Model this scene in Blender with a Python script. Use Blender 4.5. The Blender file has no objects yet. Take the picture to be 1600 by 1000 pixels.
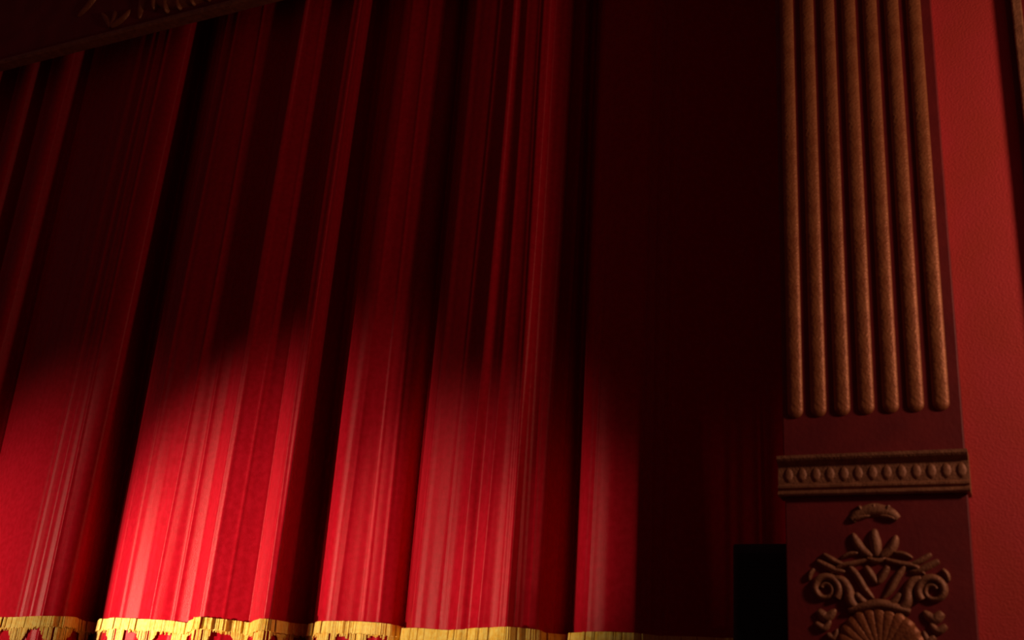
import bpy, bmesh, math, random
from mathutils import Vector, Matrix

random.seed(7)
S = bpy.context.scene
C = S.collection

# ------------------------------------------------------------------ camera
F_PX, PITCH, YAW, ROLL = 1744.74, .357572, .455769, .071717
CAM = Vector((0.0, -6.2, -0.09))
fw = Vector((-math.sin(YAW)*math.cos(PITCH), math.cos(YAW)*math.cos(PITCH), math.sin(PITCH)))
r0 = Vector((math.cos(YAW), math.sin(YAW), 0))
u0 = r0.cross(fw)
rt = r0*math.cos(ROLL) + u0*math.sin(ROLL)
up = u0*math.cos(ROLL) - r0*math.sin(ROLL)
cd = bpy.data.cameras.new('camera')
cd.sensor_width = 36.0
cd.lens = 36.0*F_PX/1600.0
cam = bpy.data.objects.new('camera', cd)
C.objects.link(cam)
m = Matrix((rt, up, -fw)).transposed().to_4x4()
m.translation = CAM
cam.matrix_world = m
S.camera = cam
cd.dof.use_dof = True
cd.dof.focus_distance = 8.6
cd.dof.aperture_fstop = 1.6

def hit(px, py, Y):
    """where the ray through a photo pixel meets the vertical plane y = Y"""
    d = rt*((px-800)/F_PX) - up*((py-500)/F_PX) + fw
    t = (Y-CAM.y)/d.y
    return CAM + d*t

# ------------------------------------------------------------------ light
S.view_settings.view_transform = 'Standard'
S.view_settings.look = 'None'
S.view_settings.gamma = 1
S.view_settings.use_curve_mapping = False
S.view_settings.exposure = 0.0
w = bpy.data.worlds.new('world')
S.world = w
w.use_nodes = True
w.node_tree.nodes['Background'].inputs[0].default_value = (1.0, 0.32, 0.32, 1)
w.node_tree.nodes['Background'].inputs[1].default_value = 0.030

def lamp(name, kind, loc, power, col, size, target=None, angle=None, blend=1.0):
    l = bpy.data.lights.new(name, kind)
    l.energy = power
    l.color = col
    l.shadow_soft_size = size
    if kind == 'SPOT':
        l.spot_size = math.radians(angle)
        l.spot_blend = blend
    o = bpy.data.objects.new(name, l)
    C.objects.link(o)
    o.location = loc
    if target is not None:
        o.rotation_euler = (Vector(target)-Vector(loc)).to_track_quat('-Z', 'Y').to_euler()
    return o

# footlights along the front edge of the stage, below the picture: (lamp x, power, aimed at x, cone)
WARM = (1.0, 0.80, 0.62)
FOOT = [(-6.05, 540, -5.05, 60), (-4.40, 200, -3.40, 50), (-8.1, 260, -7.0, 60), (-3.70, 85, -2.60, 34), (-10.2, 300, -9.1, 60)]
for x, p, tx, ang in FOOT:
    lamp('footlight_offscreen', 'SPOT', (x, -2.25, 0.12), p, WARM, 0.05, (tx, -0.1, 0.86), ang)
# warm house lamp on the right-hand side of the auditorium
lamp('house_lamp_right_offscreen', 'POINT', (2.3, -1.9, 2.6), 200, (1.0, 0.62, 0.42), 0.20)

# ------------------------------------------------------------------ materials
def mat(name, col, rough=.6, metal=0.0, spec=.5, col2=None, nscale=8.0, ndetail=4, bump=0.0, bscale=60.0,
        sheen=0.0, sheen_tint=None, stretch=None, coat=0.0, coat_rough=.3, aniso=False):
    M = bpy.data.materials.new(name)
    M.use_nodes = True
    nt = M.node_tree
    b = nt.nodes['Principled BSDF']
    b.inputs['Base Color'].default_value = (*col, 1)
    b.inputs['Roughness'].default_value = rough
    b.inputs['Metallic'].default_value = metal
    b.inputs['Specular IOR Level'].default_value = spec
    if sheen:
        b.inputs['Sheen Weight'].default_value = sheen
        b.inputs['Sheen Roughness'].default_value = .35
        b.inputs['Sheen Tint'].default_value = (*(sheen_tint or (1, .5, .5)), 1)
    if aniso:                                  # upright pile: highlights drawn out along the folds
        b.inputs['Anisotropic'].default_value = .95
        b.inputs['Specular Tint'].default_value = (1, .42, .38, 1)
        b.inputs['Anisotropic Rotation'].default_value = .25
        tg = nt.nodes.new('ShaderNodeTangent')
        tg.direction_type = 'RADIAL'
        tg.axis = 'Z'
        nt.links.new(tg.outputs['Tangent'], b.inputs['Tangent'])
    if coat:
        b.inputs['Coat Weight'].default_value = coat
        b.inputs['Coat Roughness'].default_value = coat_rough
    tc = nt.nodes.new('ShaderNodeTexCoord')
    src = tc.outputs['Object']
    if stretch:
        mp = nt.nodes.new('ShaderNodeMapping')
        mp.inputs['Scale'].default_value = stretch
        nt.links.new(src, mp.inputs['Vector'])
        src = mp.outputs['Vector']
    if col2 is not None:
        n = nt.nodes.new('ShaderNodeTexNoise')
        n.inputs['Scale'].default_value = nscale
        n.inputs['Detail'].default_value = ndetail
        nt.links.new(src, n.inputs['Vector'])
        r = nt.nodes.new('ShaderNodeValToRGB')
        r.color_ramp.elements[0].position = .35
        r.color_ramp.elements[0].color = (*col, 1)
        r.color_ramp.elements[1].position = .65
        r.color_ramp.elements[1].color = (*col2, 1)
        nt.links.new(n.outputs['Fac'], r.inputs['Fac'])
        nt.links.new(r.outputs['Color'], b.inputs['Base Color'])
    if bump:
        n = nt.nodes.new('ShaderNodeTexNoise')
        n.inputs['Scale'].default_value = bscale
        n.inputs['Detail'].default_value = 3
        nt.links.new(src, n.inputs['Vector'])
        bp = nt.nodes.new('ShaderNodeBump')
        bp.inputs['Strength'].default_value = bump
        bp.inputs['Distance'].default_value = .01
        nt.links.new(n.outputs['Fac'], bp.inputs['Height'])
        nt.links.new(bp.outputs['Normal'], b.inputs['Normal'])
    return M

VELVET = mat('crimson_velvet', (.42, .004, .012), rough=.38, spec=.36, col2=(.50, .006, .018), nscale=30,
             bump=.12, bscale=180, sheen=.12, sheen_tint=(1, .5, .55), aniso=True)
FRINGE = mat('gold_thread', (.92, .54, .05), rough=.45, metal=.0, col2=(1.0, .74, .16), nscale=40)
RED_PAINT = mat('dark_red_paint', (.17, .008, .010), rough=.6, col2=(.22, .012, .012), nscale=6, bump=.15, bscale=40)
WALL_RED = mat('scarlet_wall_paint', (.60, .042, .030), rough=.7, col2=(.66, .040, .046), nscale=3.5, bump=.3, bscale=90)
GILT = mat('old_gilding', (.32, .088, .028), rough=.5, metal=.3, col2=(.40, .13, .045), nscale=14, bump=.4, bscale=70)
GILT_DULL = mat('worn_gilding', (.24, .085, .038), rough=.55, metal=.2, col2=(.36, .14, .065), nscale=22, bump=.4, bscale=90)
PELMET = mat('pelmet_red', (.20, .010, .010), rough=.75, col2=(.26, .014, .016), nscale=5, bump=.2, bscale=80, sheen=.1)
BLACK = mat('black_cabinet', (.022, .019, .024), rough=.45, bump=.3, bscale=200)
GRILLE = mat('black_grille', (.02, .02, .023), rough=.4, metal=.6)
BOARDS = mat('stage_boards', (.035, .018, .012), rough=.6, col2=(.06, .03, .02), nscale=5, stretch=(1, 8, 1))
CARPET = mat('house_carpet', (.09, .008, .010), rough=.95, col2=(.12, .012, .012), nscale=60)

# ------------------------------------------------------------------ helpers
def link(name, me, mats, parent=None, smooth=False):
    o = bpy.data.objects.new(name, me)
    C.objects.link(o)
    if parent is not None:
        o.parent = parent
    if mats is not None and not me.materials:
        me.materials.append(mats)
    if smooth:
        for p in me.polygons:
            p.use_smooth = True
    return o

def from_py(name, vs, fs, M, parent=None, smooth=False):
    me = bpy.data.meshes.new(name)
    me.from_pydata(vs, [], fs)
    me.update()
    return link(name, me, M, parent, smooth)

def from_bm(name, bm, M, parent=None, smooth=False):
    bmesh.ops.recalc_face_normals(bm, faces=bm.faces)
    me = bpy.data.meshes.new(name)
    bm.to_mesh(me)
    bm.free()
    return link(name, me, M, parent, smooth)

def box(bm, x0, x1, y0, y1, z0, z1, bev=0.0):
    r = bmesh.ops.create_cube(bm, size=1)
    for v in r['verts']:
        v.co = Vector(((x0+x1)/2+v.co.x*(x1-x0), (y0+y1)/2+v.co.y*(y1-y0), (z0+z1)/2+v.co.z*(z1-z0)))
    if bev:
        es = list({e for v in r['verts'] for e in v.link_edges})
        bmesh.ops.bevel(bm, geom=es, offset=bev, segments=2, affect='EDGES', profile=.5)

def tag(o, label=None, cat=None, group=None, kind=None):
    for k, v in (('label', label), ('category', cat), ('group', group), ('kind', kind)):
        if v:
            o[k] = v
    return o

def empty(name, loc=(0, 0, 0)):
    o = bpy.data.objects.new(name, None)
    C.objects.link(o)
    o.location = loc
    return o

def boxobj(name, M, parent, *a, bev=0.0):
    bm = bmesh.new()
    box(bm, *a, bev=bev)
    return from_bm(name, bm, M, parent)

def extrude_profile(bm, prof, x0, x1):
    """prof: closed loop of (y, z); extruded along x"""
    a = [bm.verts.new((x0, y, z)) for y, z in prof]
    b = [bm.verts.new((x1, y, z)) for y, z in prof]
    n = len(prof)
    for i in range(n):
        j = (i+1) % n
        bm.faces.new((a[i], a[j], b[j], b[i]))
    bm.faces.new(a)
    bm.faces.new(b[::-1])

def catmull(P, k):
    out = []
    n = len(P)
    for i in range(n-1):
        p0, p1, p2, p3 = P[max(i-1, 0)], P[i], P[i+1], P[min(i+2, n-1)]
        for s in range(k):
            t = s/k
            out.append(tuple(.5*((2*b)+(-a+c)*t+(2*a-5*b+4*c-d)*t*t+(-a+3*b-3*c+d)*t**3)
                             for a, b, c, d in zip(p0, p1, p2, p3)))
    out.append(tuple(P[-1]))
    return out

def strip(bm, pts, wid, hgt, Y):
    """carved relief strip: pts (x, z) spine on plane y = Y, wid half-widths, raised towards -y"""
    prof = ((-1, -.12), (-.82, .45), (-.4, .9), (0, 1), (.4, .9), (.82, .45), (1, -.12))
    n = len(pts)
    rows = []
    for i, (x, z) in enumerate(pts):
        a = pts[max(i-1, 0)]
        b = pts[min(i+1, n-1)]
        t = Vector((b[0]-a[0], b[1]-a[1]))
        t = t.normalized() if t.length > 1e-9 else Vector((1, 0))
        nx, nz = -t.y, t.x
        wi = wid[i]
        hi = hgt*min(1, .35+wi/max(max(wid), 1e-6)*.65)
        rows.append([bm.verts.new((x+nx*wi*u, Y-hi*h, z+nz*wi*u)) for u, h in prof])
    for i in range(n-1):
        for j in range(len(prof)-1):
            bm.faces.new((rows[i][j], rows[i][j+1], rows[i+1][j+1], rows[i+1][j]))
    bm.faces.new(rows[0])
    bm.faces.new(rows[-1][::-1])

def leaf_w(n, w, tip=.15, p=.5):
    return [max(w*tip, w*math.sin(math.pi*min(1, .12+.88*(i/(n-1)))**1.0)**p) for i in range(n)]

# ------------------------------------------------------------------ setting: floors, proscenium wall
fl = boxobj('floor', BOARDS, None, -12, 3.5, -2.4, 2.0, -.25, 0.0)
tag(fl, kind='structure')
fl2 = boxobj('floor', CARPET, None, -12, 3.5, -9, -2.4, -1.45, -1.25)
tag(fl2, kind='structure')

PX0, PX1, PF = -1.135, -.288, -.70      # pilaster left, right, front plane
WALLY = -.62
wr = boxobj('wall_right', WALL_RED, None, -1.115, 3.4, WALLY, -.2, 0.0, 8.2)
tag(wr, kind='structure')

# ------------------------------------------------------------------ stage curtain
# (pixel along the hem, depth towards the house in metres, pixel height of the fringe's top edge)
K = [(-60, .06, 969), (-20, .20, 965), (10, .26, 965), (40, .28, 964), (62, .29, 963), (90, .26, 963), (112, .17, 964),
     (126, .02, 969), (140, -.14, 972), (156, -.24, 973),
     (163, .20, 968), (172, .26, 967), (190, .28, 966), (235, .25, 968), (268, .21, 970), (296, .17, 974),
     (303, .23, 970), (316, .31, 965), (330, .29, 966), (360, .23, 969), (384, .18, 972), (390, .17, 974),
     (398, .22, 972), (412, .28, 968), (424, .27, 968), (434, .14, 970), (460, -.06, 974), (486, -.20, 976),
     (493, .02, 975), (508, .14, 971), (545, .10, 971), (585, .055, 973), (612, -.01, 976), (632, -.14, 981),
     (639, .16, 982), (660, .20, 982), (700, .22, 985), (718, .25, 984), (732, .23, 983), (748, .25, 982), (768, .24, 981),
     (790, .24, 980), (806, .18, 981), (838, .10, 984), (850, .00, 989), (872, -.12, 991), (893, -.24, 991),
     (900, .10, 989), (918, .17, 988), (955, .18, 988), (988, .15, 989), (1004, .08, 991), (1034, -.08, 994),
     (1046, -.10, 994), (1080, -.20, 995), (1120, -.31, 997), (1140, -.37, 997), (1170, -.47, 998), (1200, -.57, 999),
     (1230, -.66, 999)]
ctrl = []
for px, d, fy in K:
    h = hit(px, fy, -d)
    ctrl.append((h.x, -d, h.z))
# the curtain goes on beyond the frame to the left ...
left = []
x = ctrl[0][0]
zf = ctrl[0][2]
while x > -10.6:
    wd = random.uniform(.42, .7)
    a = random.uniform(.20, .27)
    for fx, fd in ((.06, -.06), (.22, .02), (.34, .9*a), (.5, a), (.62, .85*a), (.8, .8*a), (.93, .55*a), (1.0, .2*a)):
        left.append((x-wd*fx, -fd, zf+random.uniform(-.006, .006)))
    x -= wd
ctrl = left[::-1]+ctrl
# ... and behind the proscenium to the right
x, y, z = ctrl[-1]
for i in range(4):
    ctrl.append((x+.13*(i+1), .74 if i % 2 else .68, z))
cur = catmull(ctrl, 14)
# resample by arc length
acc = [0.0]
for a, b in zip(cur, cur[1:]):
    acc.append(acc[-1]+math.hypot(b[0]-a[0], b[1]-a[1]))
STEP = .006
N = int(acc[-1]/STEP)
line = []
j = 0
for i in range(N+1):
    s = min(i*STEP, acc[-1]-1e-6)
    while acc[j+1] < s:
        j += 1
    t = (s-acc[j])/max(acc[j+1]-acc[j], 1e-9)
    line.append((s,)+tuple(cur[j][k]*(1-t)+cur[j+1][k]*t for k in range(3)))
# light smoothing so that the pleats stay round
for _ in range(2):
    line = [line[0]]+[(b[0],)+tuple((a[k]+2*b[k]+c[k])/4 for k in (1, 2, 3)) for a, b, c in zip(line, line[1:], line[2:])]+[line[-1]]

rip = [(random.uniform(14, 30), random.uniform(0, 6.3), random.uniform(.0007, .0020), random.uniform(-.7, .7)) for _ in range(5)] + \
      [(random.uniform(40, 95), random.uniform(0, 6.3), random.uniform(.0002, .0006), random.uniform(-.8, .8)) for _ in range(6)]
# single creases that catch the light (pixel along the hem, half-width, height)
CREASE = [(30, .016, .007), (62, .014, .008), (188, .018, .007), (237, .014, .006), (316, .020, .018), (345, .012, .004),
          (414, .016, .013), (500, .012, .006), (590, .014, .006), (716, .016, .008), (746, .014, .007), (786, .014, .008),
          (690, .012, .004), (920, .014, .005), (1046, .020, .008), (870, .016, .008), (560, .012, .005), (268, .012, .004)]
crs = []
for px, cw, ch in CREASE:
    dd = [k[1] for k in sorted(K, key=lambda k: abs(k[0]-px))[:1]][0]
    hx = hit(px, 968, -dd).x
    near = min((q for q in line if abs(q[2]+dd) < .08), key=lambda q: abs(q[1]-hx))
    crs.append((near[0], cw, ch))
for _ in range(26):
    crs.append((random.uniform(0, line[-1][0]), random.uniform(.010, .018), random.uniform(.002, .005)))
env = [(random.uniform(1.2, 4.5), random.uniform(0, 6.3)) for _ in rip]

def ripple(s, z):
    r = 0
    for (k, ph, a, dz), (ek, ep) in zip(rip, env):
        r += a*math.sin(k*s+ph+dz*z)*(.5+.5*math.sin(ek*s+ep+.4*z))*1.6
    for s0, cw, ch in crs:
        q = (s-s0-.02*math.sin(z*.6+s0*9))/cw
        if -3 < q < 3:
            r += ch*math.exp(-q*q)
    return r

def curtain_point(i, z, off=0.0):
    s, x, y, zf = line[i]
    a = line[max(i-1, 0)]
    b = line[min(i+1, len(line)-1)]
    tx, ty = b[1]-a[1], b[2]-a[2]
    l = math.hypot(tx, ty) or 1
    nx, ny = ty/l, -tx/l                      # towards the house
    hgt = max(0.0, z-.5)
    flat = 1.0-.05*min(hgt, 5.0)              # pleats get slightly shallower towards the heading
    dx = .012*math.sin(s*1.7+hgt*.5)*hgt*.35
    r = ripple(s, z)+off
    return (x+nx*r+dx, (y-.02)*flat+.02+ny*r, z)

ZROWS = [.04+.46*i/5 for i in range(6)]+[.5+5.4*((i+1)/34) for i in range(34)]
vs, fs = [], []
W = len(line)
for z in ZROWS:
    for i in range(W):
        vs.append(curtain_point(i, z))
for r in range(len(ZROWS)-1):
    for i in range(W-1):
        a = r*W+i
        fs.append((a, a+1, a+W+1, a+W))
curtain = empty('stage_curtain', (-4.5, 0, 0))
tag(curtain, 'deep crimson velvet stage curtain in heavy vertical folds with gold fringe', 'curtain')
def keep(o, p):
    o.parent = p
    o.matrix_parent_inverse = Matrix.Translation(-Vector(p.location))
    return o
cl = keep(from_py('cloth', vs, fs, VELVET, None, True), curtain)

clump = 0.0
# gold bullion fringe: a dense heading and scalloped strands below it
vs, fs = [], []
def strand(i, z0, z1, off, rad):
    p = curtain_point(i, z0, off)
    q = curtain_point(i, z1, off+.004)
    b = len(vs)
    for c in (p, q):
        for k in range(6):
            an = k*math.pi/3+.3
            vs.append((c[0]+rad*math.cos(an), c[1]+rad*math.sin(an), c[2]))
    for k in range(6):
        l = (k+1) % 6
        fs.append((b+k, b+l, b+6+l, b+6+k))
    fs.append((b+5, b+4, b+3, b+2, b+1, b))
    fs.append((b+6, b+7, b+8, b+9, b+10, b+11))
for i in range(2, W-2):
    s, x, y, zf = line[i]
    if random.random() < .22:
        clump = random.choice((0.0, .004, .010, .016))
    strand(i, zf+.0, zf-.070-random.uniform(0, .008), .007+clump+random.uniform(0, .004), random.uniform(.0042, .0058))
head = keep(from_py('fringe_heading', vs, fs, FRINGE, None, False), curtain)
tag(head, 'dense gold thread heading of the fringe', kind='stuff')
vs, fs = [], []
ph = 0.0
per = .26
for i in range(2, W-2):
    s, x, y, zf = line[i]
    ph += STEP/per
    if ph > 1:
        ph -= 1
        per = random.uniform(.16, .34)
    u = abs(ph-.5)*2
    L = .012+.34*max(0, u-.3)**1.2+random.uniform(-.008, .015)
    if random.random() < .2:
        continue
    strand(i, zf-.068, max(.03, zf-.068-L), .010+random.uniform(0, .006), random.uniform(.003, .0046))
low = keep(from_py('fringe_strands', vs, fs, FRINGE, None, False), curtain)
tag(low, 'gold strands hanging in scallops under the heading', kind='stuff')

# ------------------------------------------------------------------ pelmet across the top of the stage opening
PELY = -.47
zb = hit(0, 103, PELY).z
pel = empty('pelmet', (-4.5, PELY, zb))
tag(pel, 'dark red pelmet with gilt leaf carving and thin gilt lower edge above the curtain', 'pelmet')
bm = bmesh.new()
box(bm, -10.6, -1.2, PELY, PELY+.06, zb+.02, zb+2.6)
keep(from_bm('board', bm, PELMET), pel)
bm = bmesh.new()
extrude_profile(bm, [(PELY+.07, zb), (PELY-.02, zb), (PELY-.035, zb+.012), (PELY-.035, zb+.035), (PELY-.02, zb+.048),
                     (PELY-.012, zb+.06), (PELY+.07, zb+.06)], -10.6, -1.2)
keep(from_bm('edge_moulding', bm, GILT_DULL), pel)

def pel_pts(pp):
    return [(hit(a, b, PELY).x, hit(a, b, PELY).z) for a, b in pp]

def pel_leaf(name, pp, wpx, M=GILT, hgt=.03, tip=.12):
    pts = catmull([tuple(p) for p in pel_pts(pp)], 6)
    bm = bmesh.new()
    n = len(pts)
    strip(bm, pts, leaf_w(n, wpx*.0040, tip), hgt, PELY)
    return keep(from_bm(name, bm, M, None, True), pel)

pel_leaf('gilt_leaf', [(168, -42), (154, -14), (140, 8), (122, 27)], 10)
for tip in ((160, 21), (181, 18), (205, 16)):
    pel_leaf('gilt_leaf', [(174, 43), ((174+tip[0])/2+2, (40+tip[1])/2+3), tip], 8)
for tip, root in (((243, 18), (252, -14)), ((262, 22), (268, -12)), ((282, 17), (286, -14)), ((304, 10), (306, -18)), ((328, 3), (326, -22))):
    pel_leaf('gilt_leaf', [root, ((root[0]+tip[0])/2-2, (root[1]+tip[1])/2), tip], 9, GILT, .06)
pel_leaf('gilt_leaf', [(240, -45), (228, -14), (222, 8), (218, 30)], 11)
pel_leaf('gilt_leaf', [(236, -8), (258, 4), (290, 2), (350, -16), (395, -40)], 16, GILT, .045)
pel_leaf('gilt_leaf', [(232, -20), (262, -10), (300, -22), (340, -44)], 14, GILT, .05)
pel_leaf('gilt_leaf', [(205, -60), (200, -30), (206, -12), (224, -2)], 8)
# the carving goes on beyond the frame
for k in range(1, 2):
    for o in [c for c in pel.children if c.name.split('.')[0] == 'gilt_leaf'][:13]:
        for sg in (-1, 1):
            if sg < 0 and k > 1 or (sg > 0 and k > 1):
                continue
            c = o.copy()
            C.objects.link(c)
            c.location.x += sg*2.9*k
            c.location.z += .04 if sg < 0 else .0

# ------------------------------------------------------------------ fluted pilaster of the proscenium
pil = empty('proscenium_pilaster', ((PX0+PX1)/2, PF, 0))
tag(pil, 'dark red pilaster with seven gilt reeds, gilt base band and carved crest', 'pilaster')
zr0 = hit(1222, 655, PF).z            # lower ends of the reeds
zb1 = hit(1218, 716, PF).z            # base band
zb0 = hit(1225, 777, PF).z
ZTOP = 7.6
def pb(name, M, *a, bev=0.0):
    return keep(boxobj(name, M, None, *a, bev=bev), pil)
pb('shaft', RED_PAINT, PX0, PX1, PF, WALLY+.01, zb1-.002, ZTOP, bev=.006)
pb('pedestal', RED_PAINT, PX0+.006, PX1-.002, PF-.004, WALLY+.01, 0.0, zb0+.002, bev=.006)
# reeds
RW, PIT, RX0 = .039, .1151, -1.108+.039
def reed_mesh():
    bm = bmesh.new()
    na = 10
    rows = []
    zs = [(zr0+RW*(1-math.cos(t*math.pi/10)), math.sin(t*math.pi/10)) for t in range(0, 6)]
    zs += [(zr0+RW+(ZTOP-zr0-.4)*k/6, 1.0) for k in range(1, 7)]
    for z, sc in zs:
        sc = max(sc, .05)
        rows.append([bm.verts.new((-RW*sc*math.cos(math.pi*k/na), -.020*sc*math.sin(math.pi*k/na)-.0005, z)) for k in range(na+1)])
    for a, b in zip(rows, rows[1:]):
        for k in range(na):
            bm.faces.new((a[k], a[k+1], b[k+1], b[k]))
    bm.faces.new(rows[0])
    bmesh.ops.recalc_face_normals(bm, faces=bm.faces)
    me = bpy.data.meshes.new('reed')
    bm.to_mesh(me)
    bm.free()
    me.materials.append(GILT)
    for p in me.polygons:
        p.use_smooth = True
    return me
rm = reed_mesh()
for k in range(7):
    o = link('reed', rm, None)
    o.location = (RX0+PIT*k, PF, 0)
    keep(o, pil)
# base band with fillets
bm = bmesh.new()
H = zb1-zb0
pr = [(0, 0), (.028, 0), (.034, .04), (.034, .09), (.020, .12), (.020, .17), (.030, .20), (.030, .25), (.018, .30),
      (.018, .76), (.026, .80), (.044, .87), (.050, .92), (.050, 1.0), (0, 1.0)]
extrude_profile(bm, [(WALLY+.01 if d == 0 else PF-d, zb0+H*t) for d, t in pr], PX0-.022, PX1+.012)
band = keep(from_bm('base_band', bm, GILT_DULL), pil)
# carved leaves along the frieze of the band
zc = zb0+H*.53
bm = bmesh.new()
pts = [(0, -.036), (0, -.02), (0, 0), (0, .02), (0, .036)]
strip(bm, pts, [.006, .020, .026, .020, .006], .008, 0)
bmesh.ops.recalc_face_normals(bm, faces=bm.faces)
lm = bpy.data.meshes.new('frieze_leaf')
bm.to_mesh(lm)
bm.free()
lm.materials.append(GILT_DULL)
for p in lm.polygons:
    p.use_smooth = True
for k in range(13):
    o = link('frieze_leaf', lm, None)
    o.location = (PX0+.028+k*.0665, PF-.017, zc)
    o.parent = band

# carved crest on the pedestal; u, v in photo pixels from the crest's centre line
CX = hit(1371, 900, PF).x
CZ = hit(1371, 900, PF).z
EY = PF-.004
PXM = .00312
def cr(u, v):
    return (CX+u*PXM, CZ+v*PXM)
def crest(name, strokes, hgt=.02, M=GILT_DULL):
    bm = bmesh.new()
    for pp, wd in strokes:
        pts = catmull([cr(*p) for p in pp], 5)
        n = len(pts)
        if isinstance(wd, (int, float)):
            ws = leaf_w(n, wd*PXM, .2)
        else:
            c = catmull([(a*PXM,) for a in wd], max(1, round((n-1)/max(1, len(wd)-1))))
            ws = [c[min(int(i*len(c)/n), len(c)-1)][0] for i in range(n)]
        strip(bm, pts, ws, hgt, EY)
    return keep(from_bm(name, bm, M, None, True), pil)

# coronet
crest('coronet', [([(-34, 84), (-24, 93), (-12, 97), (0, 99), (12, 97), (24, 93), (33, 84)], (7, 9, 10, 11, 10, 9, 7)),
                  ([(0, 98), (0, 104), (0, 108)], 4), ([(-18, 97), (-21, 103), (-22, 106)], 3.5),
                  ([(18, 97), (21, 103), (22, 106)], 3.5), ([(-30, 84), (-20, 88), (-6, 90)], 4), ([(30, 84), (20, 88), (6, 90)], 4)])
# palmette of three lobes
crest('palmette', [([(0, 28), (0, 45), (-2, 60), (0, 70)], 9), ([(-6, 28), (-20, 38), (-29, 52), (-33, 64)], 8),
                   ([(6, 28), (20, 38), (27, 50), (30, 60)], 8), ([(-14, 26), (0, 22), (14, 26)], 5)])
def spiral(cx, cy, r0, r1, a0, turns, sg, n=22):
    return [(cx+sg*(r0+(r1-r0)*i/n)*math.cos(a0+turns*2*math.pi*i/n), cy+(r0+(r1-r0)*i/n)*math.sin(a0+turns*2*math.pi*i/n)) for i in range(n+1)]
for sg, cx, cy in ((-1, -76, -20), (1, 77, -21)):
    sp = spiral(cx, cy, 6, 21, 0.4, 1.55, sg)
    tail = [(sg*42, -16), (sg*44, -34), (sg*36, -48), (sg*22, -54)]
    crest('volute', [(sp, [4]*4+[6, 7, 7, 7]), ([(sg*62, -4), (sg*50, -8), (sg*42, -22), (sg*40, -38), (sg*28, -52)], (5, 7, 8, 9, 6))], .024)
    crest('leaf_spray', [([(sg*88, 22), (sg*72, 14), (sg*60, 8), (sg*46, 6)], 6), ([(sg*78, 32), (sg*62, 22), (sg*44, 14)], 5),
                         ([(sg*40, 14), (sg*28, -2), (sg*18, -20), (sg*6, -34)], 6), ([(sg*16, 14), (sg*8, 0), (0, -12)], 6),
                         ([(sg*88, -52), (sg*76, -62), (sg*62, -50)], 8), ([(sg*92, -70), (sg*80, -78), (sg*70, -66)], 6),
                         ([(sg*12, 24), (sg*34, 18), (sg*54, 14), (sg*68, 2)], 5), ([(sg*32, -26), (sg*24, -36), (sg*12, -44)], 6),
                         ([(sg*26, 34), (sg*40, 32), (sg*52, 26)], 4), ([(sg*92, 10), (sg*98, 2), (sg*100, -8)], 4), ([(sg*76, -86), (sg*66, -92), (sg*60, -78)], 6)], .018)
# domed shell
bm = bmesh.new()
for k in range(-6, 7):
    an = math.radians(90+k*13)
    p0 = cr(0, -118)
    L = 74 if k == 0 else 74-abs(k)*1.3
    pts = [(p0[0]+math.cos(an)*L*t*PXM*.98, p0[1]+math.sin(an)*L*t*PXM) for t in (.12, .3, .5, .7, .88, 1.0)]
    strip(bm, pts, [w_*PXM for w_ in (3.2, 6, 9.5, 12.5, 13, 8)], .022, EY)
keep(from_bm('shell', bm, GILT, None, True), pil)
crest('shell_rim', [([(-44, -52), (-22, -46), (0, -42), (22, -46), (44, -52)], (5, 8, 9, 8, 5))], .03)
crest('pendant', [([(0, -122), (0, -150), (0, -178), (0, -205)], 26), ([(-20, -124), (-48, -140), (-56, -170), (-34, -190)], 10),
                  ([(20, -124), (48, -140), (56, -170), (34, -190)], 10)], .022)

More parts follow.
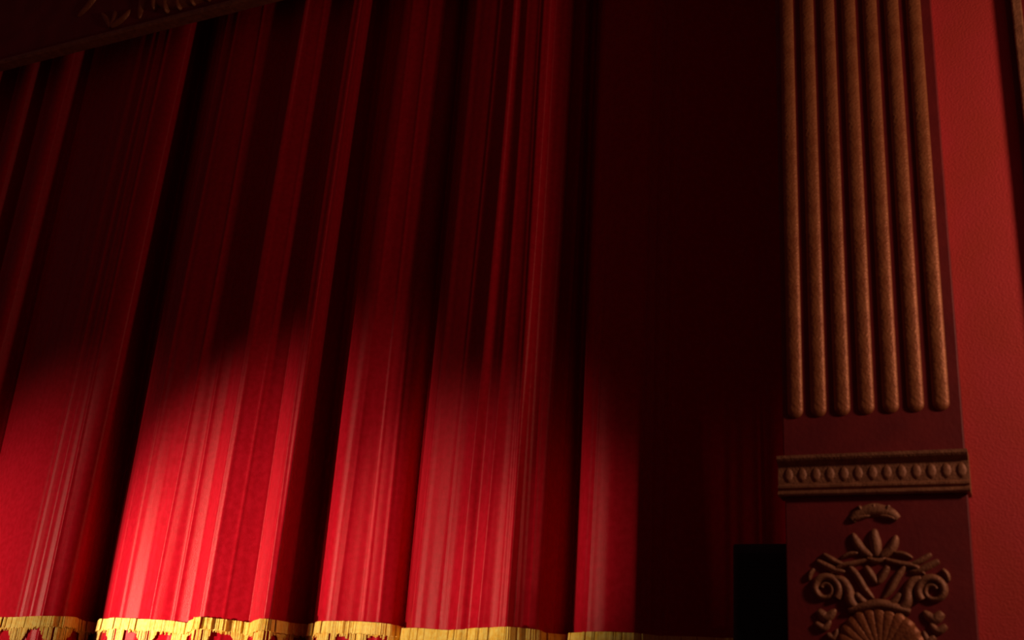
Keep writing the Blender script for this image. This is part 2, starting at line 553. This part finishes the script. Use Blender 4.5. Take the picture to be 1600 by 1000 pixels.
# ------------------------------------------------------------------ gilt frame beside the red wall
fx0 = hit(1579, 0, WALLY-.03).x
fr = empty('trim_1', (fx0+.3, WALLY, 0))
tag(fr, 'brown gilt carved frame post at the outer edge of the scarlet wall', kind='structure')
def fb(name, M, *a, bev=0.0):
    return keep(boxobj(name, M, None, *a, bev=bev), fr)
fb('post', RED_PAINT, fx0-.03, fx0+.46, WALLY-.03, WALLY, 0.0, ZTOP, bev=.004)
bm = bmesh.new()
for x_, w_ in ((fx0, .05), (fx0+.36, .05)):
    box(bm, x_, x_+w_, WALLY-.055, WALLY-.025, .05, ZTOP-.05, .008)
keep(from_bm('gilt_border', bm, GILT_DULL), fr)
bm = bmesh.new()
strip(bm, [(0, -.09), (.01, -.05), (0, 0), (-.01, .05), (0, .09)], [.01, .07, .10, .07, .01], .03, 0)
bmesh.ops.recalc_face_normals(bm, faces=bm.faces)
gm = bpy.data.meshes.new('carved_leaf')
bm.to_mesh(gm)
bm.free()
gm.materials.append(GILT_DULL)
for p in gm.polygons:
    p.use_smooth = True
z = .3
while z < ZTOP-.3:
    o = link('carved_leaf', gm, None)
    o.location = (fx0+.205, WALLY-.03, z)
    keep(o, fr)
    z += .21

# ------------------------------------------------------------------ black loudspeaker on the stage by the pilaster
sx0 = hit(1143, 900, -.52).x
ztop = hit(1190, 848, -.52).z
sp = empty('loudspeaker', (sx0+.16, -.35, 0))
tag(sp, 'black loudspeaker cabinet standing on the stage between the curtain and the pilaster', 'loudspeaker')
sx1 = PX0-.008
def sb(name, M, *a, bev=0.0):
    return keep(boxobj(name, M, None, *a, bev=bev), sp)
sb('cabinet', BLACK, sx0, sx1, -.50, -.17, .02, ztop, bev=.012)
g = sb('grille', GRILLE, sx0+.025, sx1-.02, -.516, -.497, .07, ztop-.05, bev=.006)
bm = bmesh.new()
zz = .10
while zz < ztop-.08:
    box(bm, sx0+.035, sx1-.03, -.520, -.514, zz, zz+.008)
    zz += .018
gs = from_bm('grille_bars', bm, GRILLE)
gs.parent = g
tag(gs, kind='stuff')
for fx in (sx0+.03, sx1-.06):
    for fy in (-.48, -.22):
        sb('rubber_foot', BLACK, fx, fx+.03, fy, fy+.03, 0.0, .022)
